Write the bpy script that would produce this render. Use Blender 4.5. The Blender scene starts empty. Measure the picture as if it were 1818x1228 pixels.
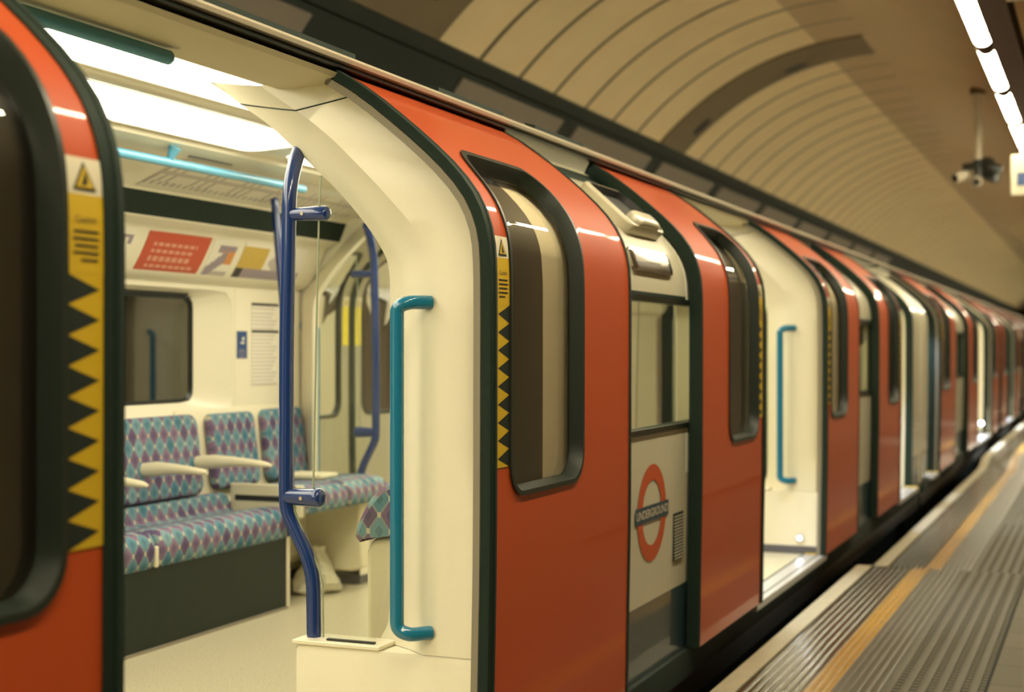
import bpy, bmesh, math, random
from mathutils import Vector
rnd = random.Random(7)
scene = bpy.context.scene
COL = scene.collection
PI = math.pi

# ------------------------------------------------------------------ materials
MATS = {}
def mat(name, col, rough=.5, metal=0., coat=0., noise=0., nscale=30., spec=.5, bump=0., coat_rough=.05):
    m = bpy.data.materials.new(name); m.use_nodes = True
    nt = m.node_tree; b = nt.nodes['Principled BSDF']
    b.inputs['Roughness'].default_value = rough
    b.inputs['Metallic'].default_value = metal
    b.inputs['Coat Weight'].default_value = coat
    b.inputs['Coat Roughness'].default_value = coat_rough
    b.inputs['Specular IOR Level'].default_value = spec
    b.inputs['Base Color'].default_value = (*col, 1)
    if noise or bump:
        tc = nt.nodes.new('ShaderNodeTexCoord'); nz = nt.nodes.new('ShaderNodeTexNoise')
        nz.inputs['Scale'].default_value = nscale; nz.inputs['Detail'].default_value = 4
        nt.links.new(tc.outputs['Object'], nz.inputs['Vector'])
    if noise:
        mx = nt.nodes.new('ShaderNodeMix'); mx.data_type = 'RGBA'
        mx.inputs[6].default_value = (*[c*(1-noise) for c in col], 1)
        mx.inputs[7].default_value = (*[min(1, c*(1+noise)) for c in col], 1)
        nt.links.new(nz.outputs['Fac'], mx.inputs[0]); nt.links.new(mx.outputs[2], b.inputs['Base Color'])
    if bump:
        bp = nt.nodes.new('ShaderNodeBump'); bp.inputs['Strength'].default_value = bump; bp.inputs['Distance'].default_value = .01
        nt.links.new(nz.outputs['Fac'], bp.inputs['Height']); nt.links.new(bp.outputs['Normal'], b.inputs['Normal'])
    MATS[name] = m
    return m

def emit(name, col, s):
    m = bpy.data.materials.new(name); m.use_nodes = True
    nt = m.node_tree; nt.nodes.clear()
    e = nt.nodes.new('ShaderNodeEmission'); o = nt.nodes.new('ShaderNodeOutputMaterial')
    e.inputs[0].default_value = (*col, 1); e.inputs[1].default_value = s
    nt.links.new(e.outputs[0], o.inputs[0]); MATS[name] = m
    return m

def glass(name, tint, fac0=.06, rough=.0):
    """thin pane: tinted see-through plus a fresnel reflection"""
    m = bpy.data.materials.new(name); m.use_nodes = True
    nt = m.node_tree; nt.nodes.clear()
    t = nt.nodes.new('ShaderNodeBsdfTransparent'); t.inputs[0].default_value = (*tint, 1)
    g = nt.nodes.new('ShaderNodeBsdfGlossy'); g.inputs['Roughness'].default_value = rough
    g.inputs['Color'].default_value = (1, 1, 1, 1)
    lw = nt.nodes.new('ShaderNodeLayerWeight'); lw.inputs['Blend'].default_value = .25
    mr = nt.nodes.new('ShaderNodeMapRange'); mr.inputs['To Min'].default_value = fac0; mr.inputs['To Max'].default_value = .6
    mx = nt.nodes.new('ShaderNodeMixShader'); o = nt.nodes.new('ShaderNodeOutputMaterial')
    nt.links.new(lw.outputs['Fresnel'], mr.inputs['Value']); nt.links.new(mr.outputs[0], mx.inputs[0])
    nt.links.new(t.outputs[0], mx.inputs[1]); nt.links.new(g.outputs[0], mx.inputs[2]); nt.links.new(mx.outputs[0], o.inputs[0])
    MATS[name] = m
    return m

RED = mat('red_paint', (.49, .066, .010), .5, coat=.45, spec=.25, noise=.05, nscale=2)
CREAM = mat('cream_moulding', (.80, .745, .57), .38, coat=.25, noise=.02, nscale=60)
CREAMX = mat('cream_paint', (.62, .57, .42), .35, coat=.4, noise=.03, nscale=4)
SHELL = mat('seat_shell_cream', (.72, .66, .47), .5, noise=.02)
POCKETLIT = mat('pocket_cream_lit', (.90, .86, .72), .5)  # cream body paint whitened to stand in for light in the door pocket
DARKPOCKET = mat('door_pocket_grey', (.062, .058, .050), .45, noise=.15, nscale=8)
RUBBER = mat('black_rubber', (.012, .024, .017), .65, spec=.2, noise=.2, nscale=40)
SEAL = mat('window_rubber', (.018, .024, .018), .38, spec=.35, noise=.1)
BLACK = mat('black_gloss', (.006, .009, .007), .3)
GREYSTRIP = mat('grey_edge_strip', (.24, .21, .15), .5)
BLUESKIRT = mat('blue_skirt', (.022, .05, .065), .35, coat=.5)
UNDER = mat('underframe_black', (.008, .020, .013), .8, noise=.3, nscale=10)
YELLOW = mat('sticker_yellow', (.62, .40, .015), .45)
STICKW = mat('sticker_white', (.72, .65, .48), .45)
STICKB = mat('sticker_black', (.014, .022, .016), .6, spec=.25)
TEAL = mat('teal_rail', (.006, .17, .30), .22, coat=.6)
SKYRAIL = mat('pale_teal_rail', (.11, .38, .55), .3, coat=.5)
BLUE = mat('blue_pole', (.002, .028, .15), .25, coat=.7)
CHROME = mat('satin_chrome', (.55, .50, .45), .22, metal=1)
STEEL = mat('sill_steel', (.5, .5, .5), .38, metal=.6)
GUTTER = mat('gutter_grey', (.55, .48, .36), .4, noise=.1)
ROOF = mat('roof_grey', (.14, .12, .09), .7, noise=.3, nscale=6)
KICK = mat('kick_panel_dark', (.013, .020, .013), .5, spec=.3, noise=.2, nscale=15)
WHITEP = mat('paper_white', (.78, .73, .60), .5)
GREYTXT = mat('paper_grey_print', (.55, .50, .43), .5)
INK = mat('ink_black', (.02, .02, .02), .5)
POSTRED = mat('poster_red', (.52, .075, .03), .45)
POSTPINK = mat('poster_pale_print', (.66, .30, .20), .45)
POSTPUR = mat('poster_purple', (.30, .24, .27), .45)
POSTORG = mat('poster_orange', (.62, .25, .07), .45)
POSTYEL = mat('poster_yellow', (.55, .38, .07), .45)
POSTGRY = mat('poster_grey', (.45, .40, .36), .45)
SIGNBLUE = mat('sign_blue', (.02, .065, .20), .4)
LOGORED = mat('logo_red', (.55, .085, .02), .4)
LOGOBLUE = mat('logo_blue', (.03, .065, .095), .4)
LOGOWHITE = mat('logo_white', (.60, .54, .42), .4)
BAG = mat('bag_plastic', (.66, .62, .46), .35, noise=.25, nscale=18, bump=.4)
DOORIN = mat('inner_door_grey', (.36, .335, .24), .45, noise=.03)
WARMHEAD = mat('header_cream', (.60, .53, .34), .5, noise=.06, nscale=6)
CCTVDARK = mat('camera_dark', (.03, .035, .03), .35)
POLEWHITE = mat('pole_white', (.72, .66, .50), .4)
TRUNK = mat('trunking_brown', (.085, .05, .028), .6, noise=.15)
WALLPANEL = mat('frieze_panel_grey', (.27, .23, .18), .6, noise=.06, nscale=5)
FRIEZE = mat('frieze_dark', (.018, .026, .019), .6, noise=.2, nscale=3)
WALLR = mat('platform_wall_brown', (.125, .092, .048), .6, noise=.15, nscale=3)
RIB = mat('rib_brown', (.20, .155, .085), .6, noise=.15, nscale=3)
PLASTER = mat('ceiling_plaster', (.55, .42, .245), .75, noise=.08, nscale=1.2)
NOSING = mat('edge_stone_white', (.38, .33, .22), .45, noise=.22, nscale=14, bump=.15)
RIBBED = mat('ribbed_tile', (.062, .052, .028), .34, spec=.35, noise=.08, nscale=10)
TACTBAR = mat('tactile_bar', (.066, .054, .029), .6, spec=.3, noise=.12, nscale=10)
TACT = mat('tactile_dark', (.028, .030, .018), .6)
YLINE = mat('yellow_line', (.36, .19, .014), .26, noise=.14, nscale=20)
TRACKBED = mat('track_bed_black', (.01, .013, .01), .9)
PANE = glass('door_glass', (.93, .88, .78), .07)
CLEAR = glass('screen_glass', (.93, .95, .88), .015)
FARPANE = glass('far_door_glass', (.34, .33, .25), .02)
FARYEL = mat('far_sticker_yellow', (.80, .66, .04), .5)
FARGLASS = glass('far_window_glass', (.45, .42, .33), .12)
BODYGLASS = glass('panel_window_glass', (.74, .76, .62), .03)
EDGEGLASS = mat('glass_edge', (.30, .33, .22), .2)

KICKSTRIP = mat('kick_strip_grey', (.10, .095, .11), .5)
WARM = (1., .90, .62)
LAMP = emit('lamp_diffuser', (1., .89, .60), 72.)
CEIL = emit('carriage_light_diffuser', (1., .92, .69), 7.6)
GLARE = emit('glare_disc_glow', (.92, .93, 1.), 40.)  # glow of the added discs that imitate a reflected glare

def tile_material(name, col, dark, period, phase, width):
    m = bpy.data.materials.new(name); m.use_nodes = True
    nt = m.node_tree; b = nt.nodes['Principled BSDF']; b.inputs['Roughness'].default_value = .55
    tc = nt.nodes.new('ShaderNodeTexCoord'); sx = nt.nodes.new('ShaderNodeSeparateXYZ')
    nt.links.new(tc.outputs['Object'], sx.inputs[0])
    def mth(op, a, bb=None):
        n = nt.nodes.new('ShaderNodeMath'); n.operation = op
        for i, q in enumerate((a, bb)):
            if q is None: continue
            if isinstance(q, (int, float)): n.inputs[i].default_value = q
            else: nt.links.new(q, n.inputs[i])
        return n.outputs[0]
    f = mth('FRACT', mth('DIVIDE', mth('SUBTRACT', sx.outputs[1], phase - width/2), period))
    ln = mth('LESS_THAN', f, width/period)
    nz = nt.nodes.new('ShaderNodeTexNoise'); nz.inputs['Scale'].default_value = 1.5; nz.inputs['Detail'].default_value = 5
    nt.links.new(tc.outputs['Object'], nz.inputs['Vector'])
    m1 = nt.nodes.new('ShaderNodeMix'); m1.data_type = 'RGBA'
    m1.inputs[6].default_value = (*[c*.88 for c in col], 1); m1.inputs[7].default_value = (*[c*1.12 for c in col], 1)
    nt.links.new(nz.outputs['Fac'], m1.inputs[0])
    m2 = nt.nodes.new('ShaderNodeMix'); m2.data_type = 'RGBA'
    nt.links.new(ln, m2.inputs[0]); nt.links.new(m1.outputs[2], m2.inputs[6]); m2.inputs[7].default_value = (*dark, 1)
    nt.links.new(m2.outputs[2], b.inputs['Base Color']); MATS[name] = m
    return m
TILE = tile_material('vault_tile_cream', (.84, .67, .38), (.13, .10, .05), .78, 9.83, .065)
TILEB = tile_material('vault_tile_brown', (.53, .40, .23), (.20, .15, .08), .78, 9.83, .055)

def moquette():
    m = bpy.data.materials.new('moquette'); m.use_nodes = True
    nt = m.node_tree; b = nt.nodes['Principled BSDF']; b.inputs['Roughness'].default_value = .95
    b.inputs['Specular IOR Level'].default_value = .15
    uv = nt.nodes.new('ShaderNodeUVMap'); sx = nt.nodes.new('ShaderNodeSeparateXYZ'); nt.links.new(uv.outputs[0], sx.inputs[0])
    def mth(op, a, bb=None):
        n = nt.nodes.new('ShaderNodeMath'); n.operation = op
        for i, q in enumerate((a, bb)):
            if q is None: continue
            if isinstance(q, (int, float)): n.inputs[i].default_value = q
            else: nt.links.new(q, n.inputs[i])
        return n.outputs[0]
    U = mth('DIVIDE', sx.outputs[0], .080); V = mth('DIVIDE', sx.outputs[1], .106)
    a = mth('ADD', U, V); c = mth('SUBTRACT', U, V)
    fa = mth('FLOOR', a); fc = mth('FLOOR', c)
    par = mth('FRACT', mth('MULTIPLY', mth('SUBTRACT', fa, fc), .5))      # 0 or .5 : row parity
    da = mth('ABSOLUTE', mth('SUBTRACT', mth('SUBTRACT', a, fa), .5)); dc = mth('ABSOLUTE', mth('SUBTRACT', mth('SUBTRACT', c, fc), .5))
    d = mth('MAXIMUM', da, dc)
    inner = mth('LESS_THAN', d, .44)
    star = mth('GREATER_THAN', mth('ADD', da, dc), .84)
    core = mth('LESS_THAN', d, .20)
    vc = nt.nodes.new('ShaderNodeCombineXYZ'); nt.links.new(fa, vc.inputs[0]); nt.links.new(fc, vc.inputs[1])
    wn = nt.nodes.new('ShaderNodeTexWhiteNoise'); wn.noise_dimensions = '2D'; nt.links.new(vc.outputs[0], wn.inputs['Vector'])
    def mix(f, A, B):
        n = nt.nodes.new('ShaderNodeMix'); n.data_type = 'RGBA'
        for sck, q in ((0, f), (6, A), (7, B)):
            if isinstance(q, tuple): n.inputs[sck].default_value = (*q, 1)
            elif isinstance(q, (int, float)): n.inputs[sck].default_value = q
            else: nt.links.new(q, n.inputs[sck])
        return n.outputs[2]
    pur = mix(wn.outputs['Value'], (.10, .07, .145), (.24, .16, .24))
    tea = mix(wn.outputs['Value'], (.07, .19, .26), (.20, .33, .37))
    dia = mix(mth('GREATER_THAN', par, .25), pur, tea)
    dia2 = mix(core, dia, mix(.35, dia, (.03, .05, .09)))
    base = mix(inner, (.22, .26, .275), dia2)
    fin = mix(star, base, (.50, .45, .33))
    nt.links.new(fin, b.inputs['Base Color']); MATS['moquette'] = m
    return m
MOQ = moquette()

def paving():
    m = bpy.data.materials.new('paving_slabs'); m.use_nodes = True
    nt = m.node_tree; b = nt.nodes['Principled BSDF']; b.inputs['Roughness'].default_value = .65; b.inputs['Specular IOR Level'].default_value = .25
    tc = nt.nodes.new('ShaderNodeTexCoord'); br = nt.nodes.new('ShaderNodeTexBrick')
    mp = nt.nodes.new('ShaderNodeMapping'); mp.inputs['Location'].default_value = (-.14, .1, 0)
    nt.links.new(tc.outputs['Object'], mp.inputs[0]); nt.links.new(mp.outputs[0], br.inputs['Vector'])
    br.inputs['Scale'].default_value = 1.; br.inputs['Brick Width'].default_value = .4; br.inputs['Row Height'].default_value = .4
    br.inputs['Mortar Size'].default_value = .006
    br.inputs['Color1'].default_value = (.10, .082, .044, 1); br.inputs['Color2'].default_value = (.085, .072, .039, 1)
    br.inputs['Mortar'].default_value = (.03, .028, .018, 1)
    nt.links.new(br.outputs['Color'], b.inputs['Base Color'])
    return m
PAVE = paving()

def speckle_floor():
    m = bpy.data.materials.new('speckled_floor'); m.use_nodes = True
    nt = m.node_tree; b = nt.nodes['Principled BSDF']; b.inputs['Roughness'].default_value = .32
    tc = nt.nodes.new('ShaderNodeTexCoord'); vo = nt.nodes.new('ShaderNodeTexNoise')
    vo.inputs['Scale'].default_value = 160; vo.inputs['Detail'].default_value = 2
    nt.links.new(tc.outputs['Object'], vo.inputs['Vector'])
    cr = nt.nodes.new('ShaderNodeValToRGB'); cr.color_ramp.elements[0].position = .33; cr.color_ramp.elements[0].color = (.22, .19, .12, 1)
    cr.color_ramp.elements[1].position = .47; cr.color_ramp.elements[1].color = (.53, .48, .33, 1)
    nt.links.new(vo.outputs['Fac'], cr.inputs[0]); nt.links.new(cr.outputs[0], b.inputs['Base Color'])
    return m
FLOORM = speckle_floor()

# ------------------------------------------------------------------ mesh builder
class MB:
    def __init__(s): s.v = []; s.f = []; s.m = []; s.uv = {}
    def add(s, pts): i = len(s.v); s.v += [tuple(p) for p in pts]; return i
    def face(s, idx, m=0): s.f.append(tuple(idx)); s.m.append(m)
    def grid(s, rows, m=0, cu=False, cv=False, mf=None, skip=None, uvs=None):
        nr = len(rows); nc = len(rows[0]); b = s.add([p for r in rows for p in r])
        if uvs:
            k = b
            for r in uvs:
                for q in r: s.uv[k] = q; k += 1
        for i in range(nr if cv else nr-1):
            for j in range(nc if cu else nc-1):
                if skip and skip(i, j): continue
                i2 = (i+1) % nr; j2 = (j+1) % nc
                s.face((b+i*nc+j, b+i*nc+j2, b+i2*nc+j2, b+i2*nc+j), mf(i, j) if mf else m)
        return b
    def box(s, x0, x1, y0, y1, z0, z1, m=0):
        b = s.add([(x0,y0,z0),(x1,y0,z0),(x1,y1,z0),(x0,y1,z0),(x0,y0,z1),(x1,y0,z1),(x1,y1,z1),(x0,y1,z1)])
        for q in ((0,3,2,1),(4,5,6,7),(0,1,5,4),(1,2,6,5),(2,3,7,6),(3,0,4,7)): s.face([b+k for k in q], m)
    def prism_y(s, poly, y0, y1, m=0):
        n = len(poly); b = s.add([(x, y0, z) for x, z in poly]+[(x, y1, z) for x, z in poly])
        for i in range(n): s.face((b+i, b+(i+1) % n, b+n+(i+1) % n, b+n+i), m)
        s.face([b+i for i in range(n)][::-1], m); s.face([b+n+i for i in range(n)], m)
    def tube(s, path, r, n=14, m=0, cap=True):
        P_ = [Vector(p) for p in path]; rings = []
        up = None
        for i, p in enumerate(P_):
            t = (P_[min(i+1, len(P_)-1)]-P_[max(i-1, 0)]).normalized()
            if up is None:
                up = Vector((0, 0, 1)) if abs(t.z) < .9 else Vector((1, 0, 0))
            a = (up - t*up.dot(t)).normalized(); up = a; c = t.cross(a)
            rr = r[i] if isinstance(r, (list, tuple)) else r
            rings.append([tuple(p + a*(rr*math.cos(2*PI*k/n)) + c*(rr*math.sin(2*PI*k/n))) for k in range(n)])
        b = s.grid(rings, m, cu=True)
        if cap:
            s.face([b+k for k in range(n)][::-1], m); L = b+(len(rings)-1)*n; s.face([L+k for k in range(n)], m)
    def loop_fill(s, loop, m=0):
        b = s.add(loop); s.face([b+i for i in range(len(loop))], m)
    def build(s, name, mats, parent=None, angle=40, bevel=0., flip_check=True):
        me = bpy.data.meshes.new(name); me.from_pydata(s.v, [], s.f)
        if not isinstance(mats, (list, tuple)): mats = [mats]
        for q in mats: me.materials.append(q)
        me.polygons.foreach_set('material_index', s.m)
        if s.uv:
            ul = me.uv_layers.new(name='UVMap')
            for l in me.loops: ul.data[l.index].uv = s.uv.get(l.vertex_index, (0, 0))
        bm = bmesh.new(); bm.from_mesh(me)
        bmesh.ops.remove_doubles(bm, verts=bm.verts, dist=1e-5) if not s.uv else None
        bmesh.ops.recalc_face_normals(bm, faces=bm.faces); bm.to_mesh(me); bm.free()
        if flip_check: me.shade_smooth(); me.set_sharp_from_angle(angle=math.radians(angle))
        o = bpy.data.objects.new(name, me); COL.objects.link(o)
        if parent is not None:
            o.parent = parent
            if parent.type == 'EMPTY': o.location = -parent.location
        if bevel:
            bv = o.modifiers.new('bevel', 'BEVEL'); bv.width = bevel; bv.segments = 3; bv.limit_method = 'ANGLE'; bv.angle_limit = math.radians(50)
        return o

def tag(o, label=None, cat=None, group=None, kind=None):
    if label: o['label'] = label
    if cat: o['category'] = cat
    if group: o['group'] = group
    if kind: o['kind'] = kind
    return o
def thing(name, loc, label, cat, group=None):
    o = bpy.data.objects.new(name, None); COL.objects.link(o); o.location = loc; o.empty_display_size = .1
    return tag(o, label, cat, group)

def hermite(pts, t):
    """smooth interpolation through (key, value) pairs"""
    n = len(pts)
    if t <= pts[0][0]: return pts[0][1]
    if t >= pts[-1][0]: return pts[-1][1]
    for i in range(n-1):
        if pts[i][0] <= t <= pts[i+1][0]: break
    def tan(k):
        if k == 0: return (pts[1][1]-pts[0][1])/(pts[1][0]-pts[0][0])
        if k == n-1: return (pts[-1][1]-pts[-2][1])/(pts[-1][0]-pts[-2][0])
        return (pts[k+1][1]-pts[k-1][1])/(pts[k+1][0]-pts[k-1][0])
    x0, y0 = pts[i]; x1, y1 = pts[i+1]; h = x1-x0; u = (t-x0)/h
    return (2*u**3-3*u*u+1)*y0+(u**3-2*u*u+u)*h*tan(i)+(-2*u**3+3*u*u)*y1+(u**3-u*u)*h*tan(i+1)
def smooth_poly(pts, k=4):
    """resample a polyline smoothly; points are tuples"""
    keys = [0.]
    for a, b in zip(pts, pts[1:]): keys.append(keys[-1]+math.dist(a, b))
    out = []
    for i in range(len(pts)-1):
        for j in range(k):
            t = keys[i]+(keys[i+1]-keys[i])*j/k
            out.append(tuple(hermite([(kk, p[d]) for kk, p in zip(keys, pts)], t) for d in range(len(pts[0]))))
    out.append(tuple(pts[-1]))
    return out
def bend_path(pts, r, k=6):
    """polyline with rounded corners"""
    P_ = [Vector(p) for p in pts]; out = [tuple(P_[0])]
    for a, b, c in zip(P_, P_[1:], P_[2:]):
        d1 = (a-b); d2 = (c-b); rr = min(r, d1.length*.49, d2.length*.49)
        s0 = b+d1.normalized()*rr; s1 = b+d2.normalized()*rr
        for j in range(k+1):
            u = j/k; out.append(tuple(s0*(1-u)**2+b*(2*u*(1-u))+s1*u*u))
    out.append(tuple(P_[-1]))
    return out

# body side profile: lateral x of the door face against height z
PROF = [(-.7, -.035), (0, -.012), (.35, -.006), (.7, 0), (1.2, .002), (1.47, .002), (1.55, -.001), (1.60, -.007), (1.65, -.021), (1.70, -.043),
        (1.75, -.077), (1.80, -.121), (1.85, -.173), (1.90, -.230), (1.95, -.291), (2.0, -.354), (2.06, -.440), (2.10, -.510), (2.16, -.62)]
def P(z): return hermite(PROF, z)
def N(z):
    d = (P(z+.004)-P(z-.004))/.008; l = math.hypot(1, d)
    return 1/l, -d/l
def S(y, z, off=0.):
    nx, nz = N(z)
    return (P(z)+off*nx, y, z+off*nz)

def rrect(w0, w1, z0, z1, r, w, z):
    """signed distance to a rounded rectangle"""
    cx, cz = (w0+w1)/2, (z0+z1)/2
    qx = abs(w-cx)-((w1-w0)/2-r); qz = abs(z-cz)-((z1-z0)/2-r)
    return math.hypot(max(qx, 0), max(qz, 0))+min(max(qx, qz), 0)-r
def ray_rrect(w0, w1, z0, z1, r, c, ang):
    lo, hi = 0., 6.
    dx, dz = math.cos(ang), math.sin(ang)
    for _ in range(40):
        mid = (lo+hi)/2
        if rrect(w0, w1, z0, z1, r, c[0]+dx*mid, c[1]+dz*mid) < 0: lo = mid
        else: hi = mid
    return (c[0]+dx*lo, c[1]+dz*lo)
def ang_list(rect, c, n=140):
    A = [2*PI*i/n for i in range(n)]
    for w in rect[:2]:
        for z in rect[2:]: A.append(math.atan2(z-c[1], w-c[0]) % (2*PI))
    return sorted(set(A))

# ------------------------------------------------------------------ door leaves
def door_leaf(y_lead, y_trail, car, label, hi=True):
    sg = 1 if y_trail > y_lead else -1
    W = abs(y_trail-y_lead)
    def Y(w): return y_lead+sg*w
    Z0, Z1 = .0, 2.095
    k = W/1.27 if W > 1.1 else 1
    w0, w1, z0, z1 = .152*k, .765*k, .848, 1.862
    c = ((w0+w1)/2, (z0+z1)/2+.0)
    A = ang_list((0, W, Z0, Z1), c, 150 if hi else 90)
    L0 = [ray_rrect(w0, w1, z0, z1, .095, c, a) for a in A]
    L1 = [ray_rrect(0, W, Z0, Z1, 1e-4, c, a) for a in A]
    b = MB(); nr = 9 if hi else 6
    T = .045
    rows = []
    for i in range(nr+1):
        t = i/nr
        rows.append([S(Y(p[0]*(1-t)+q[0]*t), p[1]*(1-t)+q[1]*t, 0) for p, q in zip(L0, L1)])
    b.grid(rows, 0, cu=True)
    rows2 = []
    for i in range(nr+1):
        t = i/nr
        rows2.append([S(Y(p[0]*(1-t)+q[0]*t), p[1]*(1-t)+q[1]*t, -T) for p, q in zip(L0, L1)])
    b.grid(rows2[::-1], 1, cu=True)
    b.grid([rows[0], rows2[0]], 1, cu=True)
    b.grid([rows[-1], rows2[-1]], 2, cu=True)
    o = b.build('door_leaf', [RED, CREAMX, RUBBER], car, angle=35)
    if label: o['label'] = label
    # recessed rubber surround
    s = MB(); ins = .020
    La = [ray_rrect(w0-.006, w1+.006, z0-.006, z1+.006, .1, c, a) for a in A]
    Lb = [ray_rrect(w0+.008, w1-.008, z0+.008, z1-.008, .09, c, a) for a in A]
    Lc = [ray_rrect(w0+ins, w1-ins, z0+ins, z1-ins, .078, c, a) for a in A]
    s.grid([[S(Y(w), z, .001) for w, z in La], [S(Y(w), z, .007) for w, z in La], [S(Y(w), z, .007) for w, z in Lb],
            [S(Y(w), z, -.036) for w, z in Lc], [S(Y(w), z, -.044) for w, z in Lc]], 0, cu=True)
    s.build('window_seal', SEAL, o, angle=50)
    g = MB(); rr = []
    for t in (1, .9, .75, .6, .45, .3, .15, .02):
        rr.append([S(Y(c[0]+(w-c[0])*t), c[1]+(z-c[1])*t, -.037) for w, z in Lc])
    q = g.grid(rr, 0, cu=True); n = len(Lc); g.face([q+(len(rr)-1)*n+i for i in range(n)], 0)
    g.build('window_pane', PANE, o, angle=60)
    # leading edge rubber and grey strip
    zs = [Z0+(Z1-Z0)*i/44 for i in range(45)]
    e = MB(); rows = []
    for z in zs:
        rows.append([S(Y(w), z, f) for w, f in ((.050, .000), (.050, .005), (.034, .007), (.030, .004), (.018, .004), (.014, .008), (-.004, .006), (-.006, -.002), (-.004, -.012), (-.006, -.022), (.0, -.024), (.01, -.024))])
    e.grid(rows, 0); e.build('edge_rubber', RUBBER, o, angle=30)
    e = MB(); rows = []
    for z in zs: rows.append([S(Y(w), z, f) for w, f in ((.0, -.024), (-.004, -.026), (-.004, -.046), (.0, -.048), (.03, -.048))])
    e.grid(rows, 0); e.build('edge_strip', GREYSTRIP, o, angle=30)
    # trailing edge
    e = MB(); rows = []
    for z in zs: rows.append([S(Y(w), z, f) for w, f in ((W-.012, .0005), (W-.010, .004), (W+.012, .003), (W+.016, -.02), (W+.012, -.052), (W-.01, -.054))])
    e.grid(rows, 0); e.build('trailing_rubber', RUBBER, o, angle=30)
    # warning sticker
    st = MB(); of = .0022; a0, a1 = .0505, .1435
    def quad(pts, m, o2=of, nz=1):
        st.loop_fill([S(Y(w), z, o2) for w, z in pts], m)
    zz = [1.535+(1.597-1.535)*i/5 for i in range(6)]
    st.grid([[S(Y(a0+.002*(z-1.5)), z, of), S(Y((a0+a1)/2), z, of), S(Y(a1), z, of)] for z in zz], 0)
    st.grid([[S(Y(a0), z, of), S(Y(a1), z, of)] for z in (1.40, 1.43, 1.46, 1.49, 1.512, 1.535)], 1)
    m_ = (a0+a1)/2
    quad([(m_-.031, 1.541), (m_+.031, 1.541), (m_, 1.591)], 2, of+.0010)
    quad([(m_-.023, 1.546), (m_+.023, 1.546), (m_, 1.583)], 1, of+.0018)
    quad([(m_-.004, 1.550), (m_+.010, 1.550), (m_+.004, 1.560), (m_, 1.574), (m_-.006, 1.562)], 2, of+.0026)
    z1_, n_ = 1.40, 9; st_ = (1.40-.936)/n_
    for i in range(n_):
        zt = z1_-i*st_; zb = zt-st_; zm = (zt+zb)/2
        # black notch points towards the edge rubber; yellow teeth between
        quad([(a1, zt), (a0+.010, zm), (a1, zb)], 2)
        quad([(a0, zt), (a1, zt), (a0+.010, zm), (a1, zb), (a0, zb)], 1, of-.0004)
    for i, (wa, wb, z) in enumerate(((.064, .128, 1.470), (.064, .130, 1.458), (.066, .126, 1.446), (.064, .130, 1.434), (.066, .110, 1.422))):
        quad([(wa, z), (wb, z), (wb, z+.004), (wa, z+.004)], 2, of+.001)
    st.build('warning_sticker', [STICKW, YELLOW, STICKB], o, angle=60, flip_check=False)
    if hi:
        text_mesh('sticker_lettering', 'Caution', .017, o, INK, lambda u, v: S(Y(.097)+(u), 1.492+v, of+.001))
    return o

def text_mesh(name, txt, size, parent, material, place, spacing=1., bold=0.):
    cu = bpy.data.curves.new(name, 'FONT'); cu.body = txt; cu.size = size; cu.align_x = 'CENTER'; cu.align_y = 'CENTER'
    cu.space_character = spacing; cu.offset = bold
    t = bpy.data.objects.new(name+'_tmp', cu); COL.objects.link(t)
    dg = bpy.context.evaluated_depsgraph_get(); me = bpy.data.meshes.new_from_object(t.evaluated_get(dg))
    COL.objects.unlink(t); bpy.data.objects.remove(t)
    for v in me.vertices: v.co = place(v.co.x, v.co.y)
    me.materials.clear(); me.materials.append(material); me.name = name
    o = bpy.data.objects.new(name, me); COL.objects.link(o)
    if parent is not None:
        o.parent = parent
        if parent.type == 'EMPTY': o.location = -parent.location
    return o

# ------------------------------------------------------------------ draught screens beside the doorways
SC_IN = [(-0.441, 0.39), (-0.41, 0.45), (-0.404, 0.6), (-0.404, 1.2), (-0.404, 1.462), (-0.411, 1.533), (-0.434, 1.581), (-0.484, 1.651), (-0.572, 1.749), (-0.661, 1.831), (-0.742, 1.902), (-0.823, 1.972), (-0.906, 2.03), (-0.99, 2.089), (-1.054, 2.129)]
SC_MID = [(-.23, .39), (-.216, .45), (-.216, .60), (-.216, 1.2), (-.216, 1.44), (-.22, 1.56), (-.265, 1.635), (-.326, 1.702), (-.396, 1.774), (-.46, 1.835), (-.513, 1.885), (-.57, 1.932), (-.629, 1.976), (-.70, 2.022), (-.78, 2.075)]
SC_OUTZ = [.39, .45, .60, 1.2, 1.44, 1.58, 1.66, 1.74, 1.82, 1.88, 1.93, 1.97, 2.01, 2.05, 2.085]
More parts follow.
